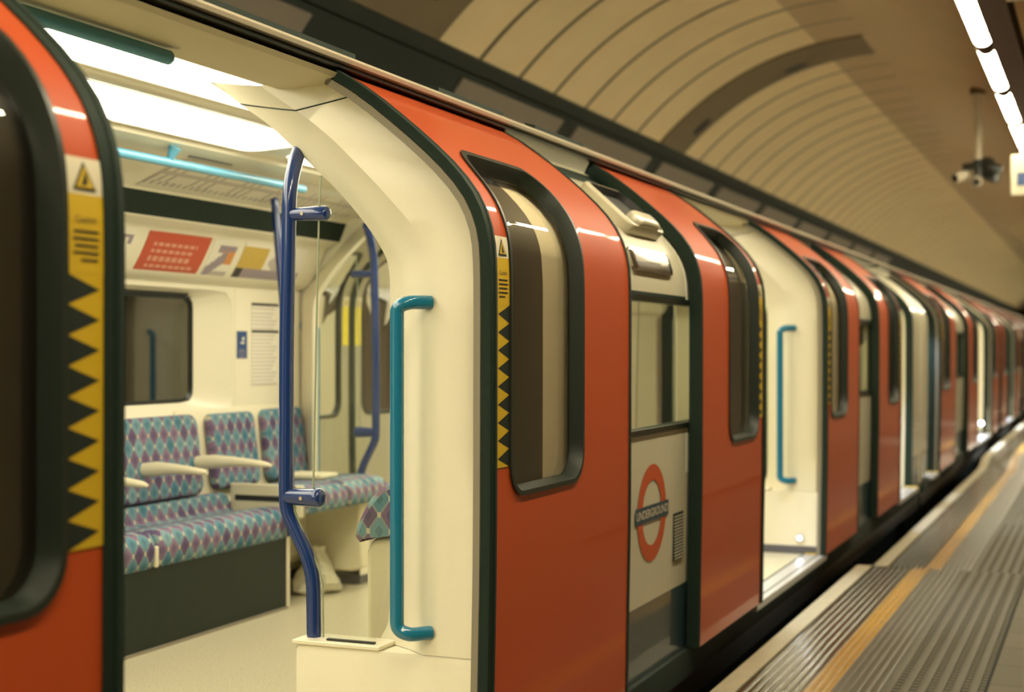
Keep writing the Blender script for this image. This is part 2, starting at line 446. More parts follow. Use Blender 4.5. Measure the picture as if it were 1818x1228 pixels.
def draught_screen(yf, sy, car, mirror=False, hi=True, rail=True, label=None):
    def M(x, dy, z):
        return ((-2.8-x) if mirror else x, yf+sy*dy, z)
    inn = smooth_poly(SC_IN, 3); mid = smooth_poly(SC_MID, 3)
    out = smooth_poly([(P(z)-.062, z) for z in SC_OUTZ], 3)
    b = MB(); rows = []
    for i, m, o in zip(inn, mid, out):
        def mixp(t): return (m[0]*(1-t)+i[0]*t, m[1]*(1-t)+i[1]*t)
        q1, q2, q3 = mixp(.3), mixp(.62), mixp(.9)
        rows.append([M(o[0], .10, o[1]), M(o[0], .004, o[1]), M(o[0]-.004, 0, o[1]), M((m[0]+o[0])/2, 0, (m[1]+o[1])/2), M(m[0], 0, m[1]),
                     M(q1[0], .050, q1[1]), M(q2[0], .092, q2[1]), M(q3[0], .122, q3[1]), M(i[0], .132, i[1]), M(i[0], .145, i[1]), M(i[0]+.02, .155, i[1])])
    b.grid(rows, 0)
    # base below the glass
    bx = [(-.66, .12), (-.66, .012), (-.648, 0), (-.4, 0), (-.23, 0), (-.06, 0), (-.06, .12)]
    b.grid([[M(x, d, 0) for x, d in bx], [M(x, d, .375) for x, d in bx], [M(x+(.006 if x < -.6 else 0), d+.004, .388) for x, d in bx]], 0)
    b.loop_fill([M(x+(.006 if x < -.6 else 0), d+.004, .388) for x, d in bx], 0)
    o = b.build('draught_screen', CREAM, car, angle=45)
    if label: o['label'] = label
    sr = rows[len(rows)-6]
    k = MB(); k.tube([(p[0], p[1]-sy*.0005, p[2]) for p in sr[2:9]], .0022, 6); k.build('panel_seam', STICKB, o)
    k = MB(); xa, xb = sorted((M(-.664, 0, 0)[0], M(-.06, 0, 0)[0])); ya, yb = sorted((yf-sy*.004, yf+sy*.118))
    k.box(xa, xb, ya, yb, .0, .05); k.build('kick_strip', KICKSTRIP, o, bevel=.003)
    # sill strip
    q = MB()
    xa, xb = sorted((M(-.665, 0, 0)[0], M(-.37, 0, 0)[0])); ya, yb = sorted((yf+sy*(-.004), yf+sy*.115))
    q.box(xa, xb, ya, yb, .389, .402); q.build('glass_sill', CREAM, o, bevel=.003)
    q = MB(); xa, xb = sorted((M(-.56, 0, 0)[0], M(-.40, 0, 0)[0])); ya, yb = sorted((yf+sy*.02, yf+sy*.034))
    q.box(xa, xb, ya, yb, .4015, .408); q.build('sill_slot', INK, o)
    # glass
    yg = .060
    gp = [(-.590, .402), (-.592, .56), (-.602, .60), (-.655, .70), (-.690, .78), (-.695, .815), (-.628, .846), (-.618, 1.32), (-.609, 1.65), (-.602, 1.80), (-.585, 1.9)]
    top = [(-.66, 1.848), (-.544, 1.743), (-.457, 1.646), (-.408, 1.577), (-.385, 1.53), (-.378, 1.46), (-.378, .6), (-.415, .402)]
    loop = gp[:-1] + [(-.595, 1.822)] + top[1:]
    g = MB(); g.loop_fill([M(x, yg, z) for x, z in loop], 0)
    g.build('screen_glass', CLEAR, o)
    e = MB(); e.tube([M(x, yg, z) for x, z in gp[5:-1]], .0035, 6); e.tube([M(x-.003, yg, z) for x, z in gp[:6]], .0035, 6)
    e.build('glass_edge', EDGEGLASS, o)
    # blue pole
    pp = [(-.676, 1.95), (-.692, 1.865), (-.712, 1.765), (-.722, 1.30), (-.724, .84), (-.722, .78), (-.628, .61), (-.625, .40)]
    t = MB(); t.tube(bend_path([M(-.735, .19, 1.945), M(-.722, .115, 1.862), M(-.712, yg, 1.765)]+[M(x, yg, z) for x, z in pp[3:]], .07), .0225, 16); t.build('grab_pole', BLUE, o, angle=60)
    for z, xe, br_ in ((1.686, -.572, .0225), (.823, -.592, .030)):
        k = MB(); k.tube([M(-.722, yg, z), M(-.62, yg, z), M(xe-.012, yg, z), M(xe-.003, yg, z), M(xe, yg, z)], [br_*.8, br_, br_, br_*.75, br_*.3], 14)
        br = k.build('glass_bracket', BLUE, o, angle=60)
        k = MB(); k.tube([M(-.655, yg-br_+.002, z), M(-.655, yg-br_-.0015, z)], .006, 10); k.build('screw', CHROME, br)
    if rail:
        t = MB(); rp = [(-.212, -.004, 1.409), (-.235, -.048, 1.409), (-.316, -.055, 1.400), (-.316, -.055, .475), (-.240, -.048, .458), (-.212, -.004, .455)]
        t.tube(bend_path([M(*p_) for p_ in [(-.206, .004, 1.409), (-.25, -.05, 1.409), (-.284, -.056, 1.395), (-.284, -.056, .470), (-.25, -.05, .455), (-.206, .004, .455)]], .075, 7), .0205, 16)
        t.build('hand_rail', TEAL, o, angle=60)
        k = MB()
        for z, s_ in ((.40, 1),):
            rows = []
            for a in range(0, 7):
                u = a/6; rows.append([M(-.31+.085*math.cos(v)*math.sin(PI*u*.5+.001)-.0, -.035*math.sin(PI*u*.5)*max(0, math.sin(v))+.02, .40+.06*math.sin(v)*math.cos(PI*u*.5)) for v in [2*PI*q_/16 for q_ in range(16)]])
        k.grid(rows, 0, cu=True)
    return o

# ------------------------------------------------------------------ carriage
def shell(yb, zb, hole, offs, mf, name, mats, car):
    """two-skinned body side on a (y, z) lattice with rectangular openings"""
    ny, nz = len(yb)-1, len(zb)-1
    keep = [[not hole((yb[i]+yb[i+1])/2, (zb[j]+zb[j+1])/2) for j in range(nz)] for i in range(ny)]
    b = MB()
    for off, m0 in ((offs[0], None), (offs[1], 1)):
        b.grid([[S(y, z, off) for z in zb] for y in yb], skip=lambda i, j: not keep[i][j],
               mf=(lambda i, j: mf((yb[i]+yb[i+1])/2, (zb[j]+zb[j+1])/2)) if m0 is None else (lambda i, j: 1))
    def rim(p, q):
        i = b.add([S(*p, offs[0]), S(*q, offs[0]), S(*q, offs[1]), S(*p, offs[1])]); b.face((i, i+1, i+2, i+3), 2)
    for i in range(ny):
        for j in range(nz):
            if not keep[i][j]: continue
            if i == 0 or not keep[i-1][j]: rim((yb[i], zb[j]), (yb[i], zb[j+1]))
            if i == ny-1 or not keep[i+1][j]: rim((yb[i+1], zb[j]), (yb[i+1], zb[j+1]))
            if j == 0 or not keep[i][j-1]: rim((yb[i], zb[j]), (yb[i+1], zb[j]))
            if j == nz-1 or not keep[i][j+1]: rim((yb[i], zb[j+1]), (yb[i+1], zb[j+1]))
    return b.build(name, mats, car, angle=35)

INT = [(-2.58, .93), (-2.58, 1.58), (-2.565, 1.605), (-2.545, 1.61), (-2.50, 1.66), (-2.455, 1.74), (-2.42, 1.825), (-2.39, 1.845), (-2.36, 1.86), (-2.345, 1.862)]
def carriage(y0, y1, ports, wins, label, hi):
    car = thing('train_carriage', ((-1.4), (y0+y1)/2, 0), label, 'train carriage')
    # outer side on the platform
    zb = sorted(set([-.25, -.1, 0, .28, .5, .75, .945, .96, 1.2, 1.467, 1.5, 1.58] + [1.62+.04*i for i in range(12)] + [2.075, 2.10]))
    yset = {y0, y1}
    for a, b_ in ports: yset |= {a, b_}
    for a, b_ in wins: yset |= {a, b_}
    for a, b_ in ports: yset |= {b_+.46, a-.46, b_+1.15, a-1.15}
    yb = sorted(y for y in yset if y0 <= y <= y1)
    def hole(y, z):
        return any(a < y < b_ and 0 < z for a, b_ in ports) or any(a < y < b_ and .96 < z < 1.467 for a, b_ in wins)
    def mf(y, z):
        if z > 2.03: return 2  # top band blackened: painted arch shadow together with the dark door track
        if 13.74 < y < 14.9 and z > 0: return 0 if z > .28 else 4
        if any(a-.46 < y < b_+.46 for a, b_ in ports): return 3
        if any(a-1.15 < y < b_+1.15 for a, b_ in ports) and .75 < z: return 5  # body cream painted paler behind the leaf glass, as if lit
        if z < 0: return 3
        if z < .28: return 4
        if (.945 < z < .96 or 1.467 < z < 1.5) and any(a < y < b_ for a, b_ in wins): return 2
        return 0
    shell(yb, zb, hole, (-.060, -.135), mf, 'body_side', [CREAMX, CREAM, RUBBER, DARKPOCKET, BLUESKIRT, POCKETLIT], car)
    for a, b_ in wins:
        g = MB(); g.grid([[S(y, z, -.085) for z in (.95, 1.2, 1.475)] for y in (a-.02, b_+.02)], 0)
        g.build('side_window', BODYGLASS, car)
        f = MB()
        for z in (.953, 1.472): f.box(P(z)-.066, P(z)-.052, a, b_, z-.012, z+.012)
        f.build('window_bar', BLACK, car)
    # roof, gutter, dark door track
    r = MB()
    roof = [(-.44, 2.075), (-.47, 2.09), (-.49, 2.105), (-.505, 2.118), (-.53, 2.132), (-.56, 2.150), (-.62, 2.163), (-.9, 2.21), (-1.4, 2.25), (-1.9, 2.24), (-2.3, 2.19), (-2.52, 2.06), (-2.74, 1.85), (-2.86, 1.5), (-2.87, .6), (-2.85, -.25)]
    r.grid([[(x, y, z) for x, z in roof[5:]] for y in (y0, y1)], 0)
    r.build('roof', ROOF, car)
    g = MB(); g.prism_y([(-.468, 2.118), (-.462, 2.128), (-.475, 2.140), (-.52, 2.158), (-.58, 2.166), (-.58, 2.150), (-.53, 2.125), (-.50, 2.112)], y0, y1)
    g.build('roof_gutter', GUTTER, car, angle=30)
    for ya, yb_ in (((2.95, 3.86), (4.45, 5.02), (5.35, 5.92)) if hi else ()):
        g = MB(); g.prism_y([(-.515, 2.1575), (-.515, 2.172), (-.56, 2.184), (-.56, 2.166)], ya, yb_); g.build('roof_strip', UNDER, car)
    g = MB(); g.prism_y([(-.485, 2.116), (-.50, 2.120), (-.62, 2.160), (-.66, 2.10), (-.56, 2.085), (-.47, 2.098)], y0, y1)
    g.build('door_track', BLACK, car)
    # underframe
    u = MB(); u.box(-2.76, -.05, y0, y1, -.12, -.004); u.box(-2.5, -.25, y0+.2, y1-.2, -.55, -.12)
    u.build('underframe', UNDER, car)
    # floor
    f = MB(); f.box(-2.76, -.13, y0+.02, y1-.02, -.003, .0)
    f.build('carriage_floor', FLOORM, car)
    # door sills
    for a, b_ in ports:
        s_ = MB(); s_.box(-.135, -.012, a+.01, b_-.01, -.035, .004); sl = s_.build('door_sill', STEEL, car, bevel=.004)
        s_ = MB(); s_.box(-.058, -.048, a+.02, b_-.10, .0035, .0052); s_.build('sill_groove', INK, sl)
        s_ = MB(); s_.box(-.134, -.010, b_-.10, b_-.011, .0035, .0062); s_.build('sill_end_mark', YELLOW, sl)
    # interior: far wall above seats, coves, ceiling (plain linings run the whole length)
    c = MB()
    cove = [(-2.345, 1.862), (-2.335, 1.87), (-2.29, 1.97), (-2.275, 1.985), (-2.16, 2.03), (-2.0, 2.085), (-1.90, 2.115), (-1.89, 2.135)]
    ceil = [(-1.89, 2.135), (-1.84, 2.150), (-1.4, 2.172), (-.96, 2.150), (-.91, 2.138), (-.90, 2.126), (-.80, 2.128), (-.70, 2.13)]
    c.grid([[(x, y, z) for x, z in ceil] for y in (y0+.02, y1-.02)], 0)
    for ca, cb in ([(y0+.02, 2.02), (3.86, 7.03), (9.05, y1-.02)] if hi else [(y0+.02, y1-.02)]):
        c.grid([[(x, y, z) for x, z in cove] for y in (ca, cb)], mf=lambda i, j: 1 if j == 1 else 0)
    if hi:
        c.grid([[(x, y, z) for x, z in ((-2.30, 2.105), (-2.2, 2.112), (-1.89, 2.137))] for y in (y0+.02, y1-.02)], 0)
    c.build('ceiling_lining', [CREAM, RUBBER], car, angle=30)
    # ceiling light diffusers, two rows
    L = []; y = y0+.3; step = 5.14
    ys = [(-2.2, .32), (.48, 5.36), (5.62, 10.5), (10.76, 13.6)] if hi else [(y0+.4, y0+5), (y0+5.3, y0+10), (y0+10.3, y1-.4)]
    for a, b_ in ys:
        for xa, xb in ((-1.865, -1.475), (-1.325, -.935)):
            m = MB(); n = 8; pts = []
            r_ = .08
            for cx_, cy_, a0 in ((xb-r_, b_-r_, 0), (xa+r_, b_-r_, 90), (xa+r_, a+r_, 180), (xb-r_, a+r_, 270)):
                for q in range(n+1):
                    an = math.radians(a0+90*q/n); pts.append((cx_+r_*math.cos(an), cy_+r_*math.sin(an)))
            def zc(x): return 2.172-.022*abs(x+1.4)/.44-.012
            m.grid([[(x, y, zc(x)+.012) for x, y in pts], [(x, y, zc(x)) for x, y in pts]], 0, cu=True)
            m.loop_fill([(x, y, zc(x)) for x, y in pts], 0)
            d = m.build('ceiling_light', CEIL, car)
            d['label'] = 'glowing white ceiling diffuser'
            k = MB(); k.tube([(x, y, zc(x)+.002) for x, y in pts+pts[:1]], .006, 6, cap=False); k.build('light_trim', SHELL, d)
    c = MB(); c.prism_y([(-1.475, 2.160), (-1.45, 2.146), (-1.35, 2.146), (-1.325, 2.160)], y0+.05, y1-.05); c.build('light_divider', CREAM, car)
    return car

# ================================================================== near carriage
PORT = [(2.03, 3.80), (7.09, 9.03), (12.43, 13.74)]
car = carriage(-2.6, 14.25, PORT, [(4.75, 6.35), (9.95, 11.4)], 'red underground train carriage nearest the camera with cream door surrounds and open sliding doors', True)
door_leaf(2.066, .80, car, 'red sliding door leaf cut by the left edge of the photo, window dark')
door_leaf(3.690, 4.975, car, 'red sliding door leaf with curved window and yellow warning sticker')
door_leaf(7.190, 5.975, car, 'red sliding door leaf right of the roundel panel')
door_leaf(8.925, 10.20, car, 'red sliding door leaf beyond the second doorway', False)
door_leaf(12.43, 11.14, car, 'red single door leaf at the far carriage end', False)
draught_screen(3.742, 1, car, label='cream draught screen with teal hand rail and blue pole in the nearest doorway')
draught_screen(8.975, 1, car, label='cream draught screen with teal hand rail in the second doorway')
draught_screen(7.10, -1, car, label='cream draught screen at the near side of the second doorway')
draught_screen(7.00, -1, car, mirror=True, label='cream draught screen with blue pole by the far side doors')
draught_screen(3.9, 1, car, mirror=True, label='cream draught screen on the far side opposite the nearest doorway')
# end screen of the single door
e = MB(); rows = []
for z in [0, .5, 1., 1.4] + [1.5+.05*i for i in range(12)]: rows.append([S(13.755, z, -.062), S(13.752, z, -.07), S(13.752, z, -.40), S(13.79, z, -.46), S(14.1, z, -.46)])
e.grid(rows, 0); e.build('end_partition', CREAM, car, angle=40)
# carriage end: rounded cream corner
def carriage_end(y, sg, car):
    e = MB(); rows = []
    for z in [-.1, .3, .8, 1.2, 1.45] + [1.5+.05*i for i in range(13)]:
        rows.append([S(y, z, -.06), S(y+sg*.03, z, -.065), S(y+sg*.05, z, -.09), S(y+sg*.055, z, -.14), S(y+sg*.055, z, -.9)])
    e.grid(rows, 0); e.build('end_wall', CREAMX, car, angle=50)
carriage_end(14.25, 1, car)

# header above the doorway inside
for a, b_ in PORT[:2]:
    h = MB(); h.prism_y([(-.478, 2.082), (-.52, 2.10), (-.60, 2.118), (-.66, 2.128), (-.73, 2.128), (-.735, 2.075), (-.72, 2.062), (-.66, 2.058), (-.58, 2.060), (-.52, 2.064), (-.49, 2.070)], a-.02, b_-.04)
    h.build('door_header', WARMHEAD, car, angle=30)

# grab rails along the ceiling
def rail(x, z, ya, yb_, m, yb2):
    t = MB(); t.tube([(x-.0, ya, z), (x, yb_-.03, z), (x, yb_, z)], .019, 16); t.tube([(x, yb_-.002, z), (x, yb_+.014, z)], [.019, .010], 14)
    o = t.build('grab_rail', m, car, angle=60)
    for y in yb2:
        sg = -1 if x < -1.4 else 1
        k = MB(); k.tube([(x, y, z+.005), (x+sg*-.012, y, z+.03), (x-sg*.03, y-.0, z+.062)], [.014, .018, .028], 14)
        k.build('rail_bracket', m, o, angle=60)
    return o
rail(-1.95, 2.040, 1.2, 5.965, SKYRAIL, (2.6, 4.90))
RAILM = mat('near_rail_teal', (.08, .30, .44), .45)
rail(-.655, 2.032, 1.2, 3.11, RAILM, (1.4,))
o = rail(-1.95, 2.040, 6.44, 12.0, SKYRAIL, (7.9, 10.2))

# slot behind the rail on the far cove
k = MB(); k.box(-1.985, -1.975, 5.08, 5.40, 2.088, 2.098); k.build('cove_slot', INK, car)

# ---- far wall with window
def far_wall():
    w = MB()
    Yc = ((3.98, 6.98, .93, 1.60)); W0 = (4.0, 6.318, .945, 1.575); c = ((W0[0]+W0[1])/2, 1.26)
    A = ang_list((3.98, 6.98, .93, 1.60), c, 160)
    X0 = -2.58
    La = [ray_rrect(*W0, .10, c, a) for a in A]; Lo = [ray_rrect(3.98, 6.98, .93, 1.60, 1e-4, c, a) for a in A]
    Lb = [ray_rrect(W0[0]+.012, W0[1]-.012, W0[2]+.006, W0[3]-.006, .095, c, a) for a in A]
    Li = [ray_rrect(4.2, 6.045, 1.012, 1.548, .06, c, a) for a in A]
    w.grid([[(X0, y, z) for y, z in Lo], [(X0, y, z) for y, z in La], [(X0-.010, y, z) for y, z in Lb], [(X0-.058, y, z) for y, z in Li]], 0, cu=True)
    INT2 = [(-2.58, 1.60), (-2.572, 1.607), (-2.55, 1.612), (-2.515, 1.64), (-2.475, 1.70), (-2.44, 1.765), (-2.415, 1.82), (-2.40, 1.835), (-2.385, 1.84), (-2.36, 1.855), (-2.345, 1.862)]
    w.grid([[(x, y, z) for x, z in INT2] for y in (3.98, 6.98)], 0)
    w.grid([[(-2.58, y, z) for z in (0, .93)] for y in (3.98, 6.98)], 0)
    w.box(-2.587, -2.579, 6.33, 6.336, .93, 1.60, 1)
    o = w.build('far_wall_lining', [CREAM, SHELL], car, angle=35)
    s = MB()
    Lj = [ray_rrect(4.2+.006, 6.035, 1.018, 1.540, .055, c, a) for a in A]; Lk = [ray_rrect(4.22, 6.022, 1.030, 1.525, .05, c, a) for a in A]
    s.grid([[(X0-.055, y, z) for y, z in Li], [(X0-.052, y, z) for y, z in Lj], [(X0-.066, y, z) for y, z in Lk]], 0, cu=True)
    s.box(X0-.056, X0-.040, 4.2, 5.985, 1.543, 1.556)
    s.build('window_seal', BLACK, o)
    g = MB(); q = g.grid([[(X0-.066, y, z) for y, z in Lk]], 0); g.loop_fill([(X0-.066, y, z) for y, z in Lk], 0)
    g.build('window_pane', FARGLASS, o)
    return o
far_wall()
def plain_wall(ya, yb_):
    w = MB(); w.grid([[(x, y, z) for x, z in [(-2.58, 0)]+INT] for y in (ya, yb_)], 0); w.build('far_wall_lining', CREAM, car, angle=35)
plain_wall(-2.58, 1.9); plain_wall(9.15, 13.9)

# ---- far-side doors, seen from inside (closed)
def far_door(yc, half):
    for sg in (-1, 1):
        b = MB(); c = (.40, 1.32); W = half
        A = ang_list((0, W, 0, 2.10), c, 120)
        def lean(z): return -2.745-P(z)
        L0 = [ray_rrect(.13, W-.16, .86, 1.86, .09, c, a) for a in A]; L1 = [ray_rrect(0, W, 0, 2.10, 1e-4, c, a) for a in A]
        b.grid([[(lean(p[1]*(1-t)+q[1]*t), yc+sg*(p[0]*(1-t)+q[0]*t), p[1]*(1-t)+q[1]*t) for p, q in zip(L0, L1)] for t in (0, .2, .4, .6, .8, 1)], 0, cu=True)
        o = b.build('far_door_leaf', DOORIN, car, angle=35)
        s = MB(); Lc = [ray_rrect(.15, W-.18, .88, 1.84, .08, c, a) for a in A]
        s.grid([[(lean(z)+.004, yc+sg*w, z) for w, z in L0], [(lean(z)+.006, yc+sg*w, z) for w, z in Lc], [(lean(z)-.02, yc+sg*w, z) for w, z in Lc]], 0, cu=True)
        s.build('window_seal', SEAL, o)
        g = MB(); q = g.grid([[(lean(c[1]+(z-c[1])*t)-.012, yc+sg*(c[0]+(w-c[0])*t), c[1]+(z-c[1])*t) for w, z in Lc] for t in (1, .75, .5, .25, .03)], 0, cu=True)
        g.build('window_pane', FARPANE, o)
        e = MB(); rows = []
        for i in range(30):
            z = 2.10*i/29; rows.append([(lean(z)+.002, yc+sg*.032, z), (lean(z)+.012, yc+sg*.03, z), (lean(z)+.014, yc+sg*.004, z), (lean(z), yc, z)])
        e.grid(rows, 0); e.build('edge_rubber', RUBBER, o)
        st = MB()
        st.grid([[(lean(z)+.004, yc+sg*.042, z), (lean(z)+.004, yc+sg*.118, z)] for z in (1.54, 1.57, 1.60)], 0)
        st.grid([[(lean(z)+.004, yc+sg*.042, z), (lean(z)+.004, yc+sg*.118, z)] for z in (1.30, 1.40, 1.47, 1.54)], 1)
        st.loop_fill([(lean(1.55)+.0065, yc+sg*.055, 1.548), (lean(1.55)+.0065, yc+sg*.105, 1.548), (lean(1.59)+.0065, yc+sg*.08, 1.592)], 2)
        st.build('warning_sticker', [STICKW, FARYEL, POSTYEL], o)
far_door(7.88, .87); far_door(2.95, .90)

# ---- far-side bench
def pad(name, loop2, to3, thick, m, parent, uvf):
    """rounded cushion: outline loop, domed front"""
    b = MB(); cx = sum(p[0] for p in loop2)/len(loop2); cy = sum(p[1] for p in loop2)/len(loop2)
    prof = [(1.0, 0.), (1.0, .55), (.985, .80), (.955, .94), (.90, 1.0), (.7, 1.04), (.4, 1.07), (.02, 1.08)]
    hw = max(p[0] for p in loop2)-cx; hh = max(p[1] for p in loop2)-cy
    rows = []; uvs = []
    for s, h in prof:
        ins = (1-s)*min(hw, hh)*1.0
        r = []; u = []
        for x, y in loop2:
            if s > .85:
                fx = 1-ins/hw; fy = 1-ins/hh
            else: fx = fy = s
            q = (cx+(x-cx)*fx, cy+(y-cy)*fy); r.append(to3(q[0], q[1], thick*h)); u.append(uvf(q[0], q[1]))
        rows.append(r); uvs.append(u)
    b.grid(rows, 0, cu=True, uvs=uvs)
    return b.build(name, m, parent, angle=60)
def rr_loop(x0, x1, y0, y1, r, n=8, per=10):
    pts = []
    for cx, cy, a0 in ((x1-r, y1-r, 0), (x0+r, y1-r, 90), (x0+r, y0+r, 180), (x1-r, y0+r, 270)):
        for q in range(n+1):
            a = math.radians(a0+90*q/n); pts.append((cx+r*math.cos(a), cy+r*math.sin(a)))
    out = []
    for a, b in zip(pts, pts[1:]+pts[:1]):
        d = math.dist(a, b); k = max(1, int(d/.06))
        for j in range(k): out.append((a[0]+(b[0]-a[0])*j/k, a[1]+(b[1]-a[1])*j/k))
    return out
def cushion(name, y0, y1, prof, parent, m=MOQ, rnd_=.025):
    """bench cushion: (x, z) profile swept along y with rounded ends"""
    pr = smooth_poly(prof, 3); cx = sum(p[0] for p in pr)/len(pr); cz = sum(p[1] for p in pr)/len(pr)
    arc = [0.]
    for a, b in zip(pr, pr[1:]): arc.append(arc[-1]+math.dist(a, b))
    b = MB(); rows = []; uvs = []
    ys = [y0+rnd_*(1-math.cos(t)) for t in (0, .5, 1., PI/2)]; 
    n = max(2, int((y1-y0)/.1))
    mid = [y0+rnd_+(y1-y0-2*rnd_)*i/n for i in range(1, n)]
    allys = ys+mid+[y1-rnd_*(1-math.cos(t)) for t in (PI/2, 1., .5, 0)]
    for y in allys:
        d = min(y-y0, y1-y); s_ = 1 if d >= rnd_ else None
        if s_ is None:
            q = math.sqrt(max(0, rnd_**2-(rnd_-d)**2)); sh = rnd_-q
        else: sh = 0
        r = []
        for x, z in pr:
            l = math.hypot(x-cx, z-cz); f = (l-sh)/l
            r.append((cx+(x-cx)*f, y, cz+(z-cz)*f))
        rows.append(r); uvs.append([(y, a) for a in arc])
    q = b.grid(rows, 0, uvs=uvs); nc = len(pr)
    for rw in (rows[0], rows[-1]):
        i0 = b.add(rw); b.face([i0+i for i in range(nc)], 0)
        for i, p in enumerate(rw): b.uv[i0+i] = (p[0], p[2])
    return b.build(name, m, parent, angle=60)

b = MB(); b.box(-2.57, -2.13, 4.0, 6.105, .012, .355); b.box(-2.57, -2.12, 4.0, 6.11, 0, .012, 1)
bench = b.build('bench_seat', [KICK, GREYSTRIP], car)
bench['label'] = 'dark kick panel under the patterned bench'
e = MB(); e.box(-2.575, -2.122, 6.105, 6.128, 0, .36); e.build('bench_end_panel', SHELL, bench, bevel=.006)
SEATP = [(-2.16, .338), (-2.128, .350), (-2.112, .42), (-2.118, .468), (-2.15, .498), (-2.25, .497), (-2.40, .475), (-2.46, .478), (-2.475, .50), (-2.492, .555), (-2.53, .555), (-2.54, .40), (-2.5, .338)]
cushion('seat_cushion', 4.05, 5.040, SEATP, bench); cushion('seat_cushion', 5.065, 6.10, SEATP, bench)
e = MB(); e.box(-2.16, -2.118, 5.042, 5.063, .35, .44); e.build('cushion_divider', SHELL, bench, bevel=.006)
def backrest(y0, y1, zb=.565, zt=.955, parent=bench, r=.06):
    L = math.hypot(.055, zt-zb)
    def to3(y, s, h):
        t = s/L; return (-2.515-.05*t+h*.99, y, zb+(zt-zb)*t+h*.12)
    return pad('backrest', rr_loop(y0, y1, 0, L, r), to3, .038, MOQ, parent, lambda y, s: (y, s+.012))
backrest(4.06, 5.93); 
# shell behind the tip-up seats
sh = MB(); sh.prism_y([(-2.58, .40), (-2.50, .44), (-2.505, .52), (-2.535, .60), (-2.57, .965), (-2.58, .98)], 5.80, 6.97)
shell_o = sh.build('seat_shell', SHELL, car, bevel=.01)
backrest(6.03, 6.44, .575, .950, shell_o, .045); backrest(6.53, 6.93, .575, .955, shell_o, .045)
k = MB(); k.prism_y([(-2.503, .455), (-2.49, .46), (-2.492, .505), (-2.506, .505)], 6.0, 6.75); k.build('shell_slot', INK, shell_o)
# tip-up cushions beyond the bench end
TIP = [(-2.04, .462), (-2.005, .47), (-1.995, .52), (-2.01, .565), (-2.06, .592), (-2.2, .598), (-2.42, .575), (-2.46, .52), (-2.4, .462)]
tb = MB(); tb.prism_y([(-2.05, .47), (-2.03, .12), (-2.10, .10), (-2.45, .10), (-2.5, .46)], 6.70, 6.80)
tb.prism_y([(-2.36, .46), (-2.36, .16), (-2.45, .10), (-2.5, .46)], 6.14, 6.70)
tip = tb.build('tip_up_seat', SHELL, car, bevel=.012)
cushion('seat_cushion', 6.15, 6.50, TIP, tip); cushion('seat_cushion', 6.51, 6.94, TIP, tip)
k = MB(); k.box(-2.47, -2.05, 6.125, 6.148, .445, .605); k.build('seat_side_panel', SHELL, tip, bevel=.008)
k = MB(); k.box(-2.44, -2.14, 6.1225, 6.126, .520, .548); k.build('side_slot', INK, tip)
k = MB(); k.box(-2.40, -2.16, 6.50, 6.68, .596, .625); k.build('seat_arm_shell', SHELL, tip, bevel=.012)
def armrest(y, x0, x1, z, parent, flip=False):
    m = MB(); rows = []
    sec = [(0, .62, .030, .030), (.25, .62, .034, .026), (.5, .6, .024, .024), (.75, .55, .018, .024), (.93, .5, .014, .022), (1, .4, .007, .014)]
    for t, s_, hz, hy in sec:
        x = x0+(x1-x0)*t; zz = z+.012*math.sin(t*PI)*(-1 if flip else 1)
        rows.append([(x, y+hy*math.cos(a)*1.0, zz+hz*math.sin(a)) for a in [2*PI*i/14 for i in range(14)]])
    q = m.grid(rows, 0, cu=True); m.face([q+i for i in range(14)]); m.face([q+5*14+i for i in range(14)])
    return m.build('armrest', SHELL, parent, angle=60)
armrest(5.02, -2.50, -2.15, .700, bench); armrest(5.46, -2.52, -2.15, .718, bench); armrest(5.885, -2.52, -2.08, .722, bench)
# blue pole at the bench end
t = MB(); t.tube(bend_path([(-2.20, 6.095, 2.045), (-2.19, 6.095, 2.0), (-2.115, 6.10, 1.2), (-2.10, 6.10, .36)], .1), .020, 14)
t.build('seat_end_pole', BLUE, car, angle=60)

# ---- near-side tip-up seat behind the first screen (folded up)
tb = MB(); tb.prism_y([(-.62, .0), (-.62, .62), (-.60, .66), (-.50, .68), (-.2, .68), (-.2, 0)], 4.12, 4.30)
ns = tb.build('folded_seat', SHELL, car, bevel=.02)
cushion('seat_cushion', 4.10, 4.56, [(-.64, .648), (-.655, .67), (-.64, .72), (-.60, .79), (-.54, .845), (-.45, .86), (-.2, .86), (-.2, .66), (-.5, .655)], ns)
# near-side bench (mostly hidden behind the doors)
b = MB(); b.box(-.62, -.16, 4.7, 6.9, .0, .36); nb = b.build('bench_seat', KICK, car)
cushion('seat_cushion', 4.7, 6.9, [(-.63, .36), (-.66, .42), (-.63, .49), (-.4, .47), (-.2, .48), (-.2, .36)], nb)

# ---- exterior fittings on the panel between the doors
def roundel(car, yc, zc, sc=1.):
    D = .384*sc; off = -.0575
    b = MB(); n = 64
    rows = []
    for r in (D*.335, D*.5): rows.append([S(yc+r*math.cos(2*PI*i/n), zc+r*math.sin(2*PI*i/n), off) for i in range(n)])
    b.grid(rows, 0, cu=True)
    o = b.build('roundel_ring', LOGORED, car)
    h = .032*sc; w = .224*sc
    b = MB(); b.loop_fill([S(yc+a, zc+c, off+.0012) for a, c in ((-w, -h), (w, -h), (w, h), (-w, h))], 0); bar = b.build('roundel_bar', LOGOBLUE, o)
    text_mesh('roundel_lettering', 'UNDERGROUND', .056*sc, bar, LOGOWHITE, lambda u, v: S(yc+u*.98, zc+v*.82, off+.0024), 1.0, .0012)
    return o
roundel(car, 5.452, .630)
g = MB()
for i in range(14):
    z = .400+.0135*i; g.box(-.0625, -.0565, 5.765, 5.90, z, z+.0042)
gr = MB(); gr.box(-.066, -.0585, 5.76, 5.905, .396, .592); gro = gr.build('vent_grille', STICKB, car)
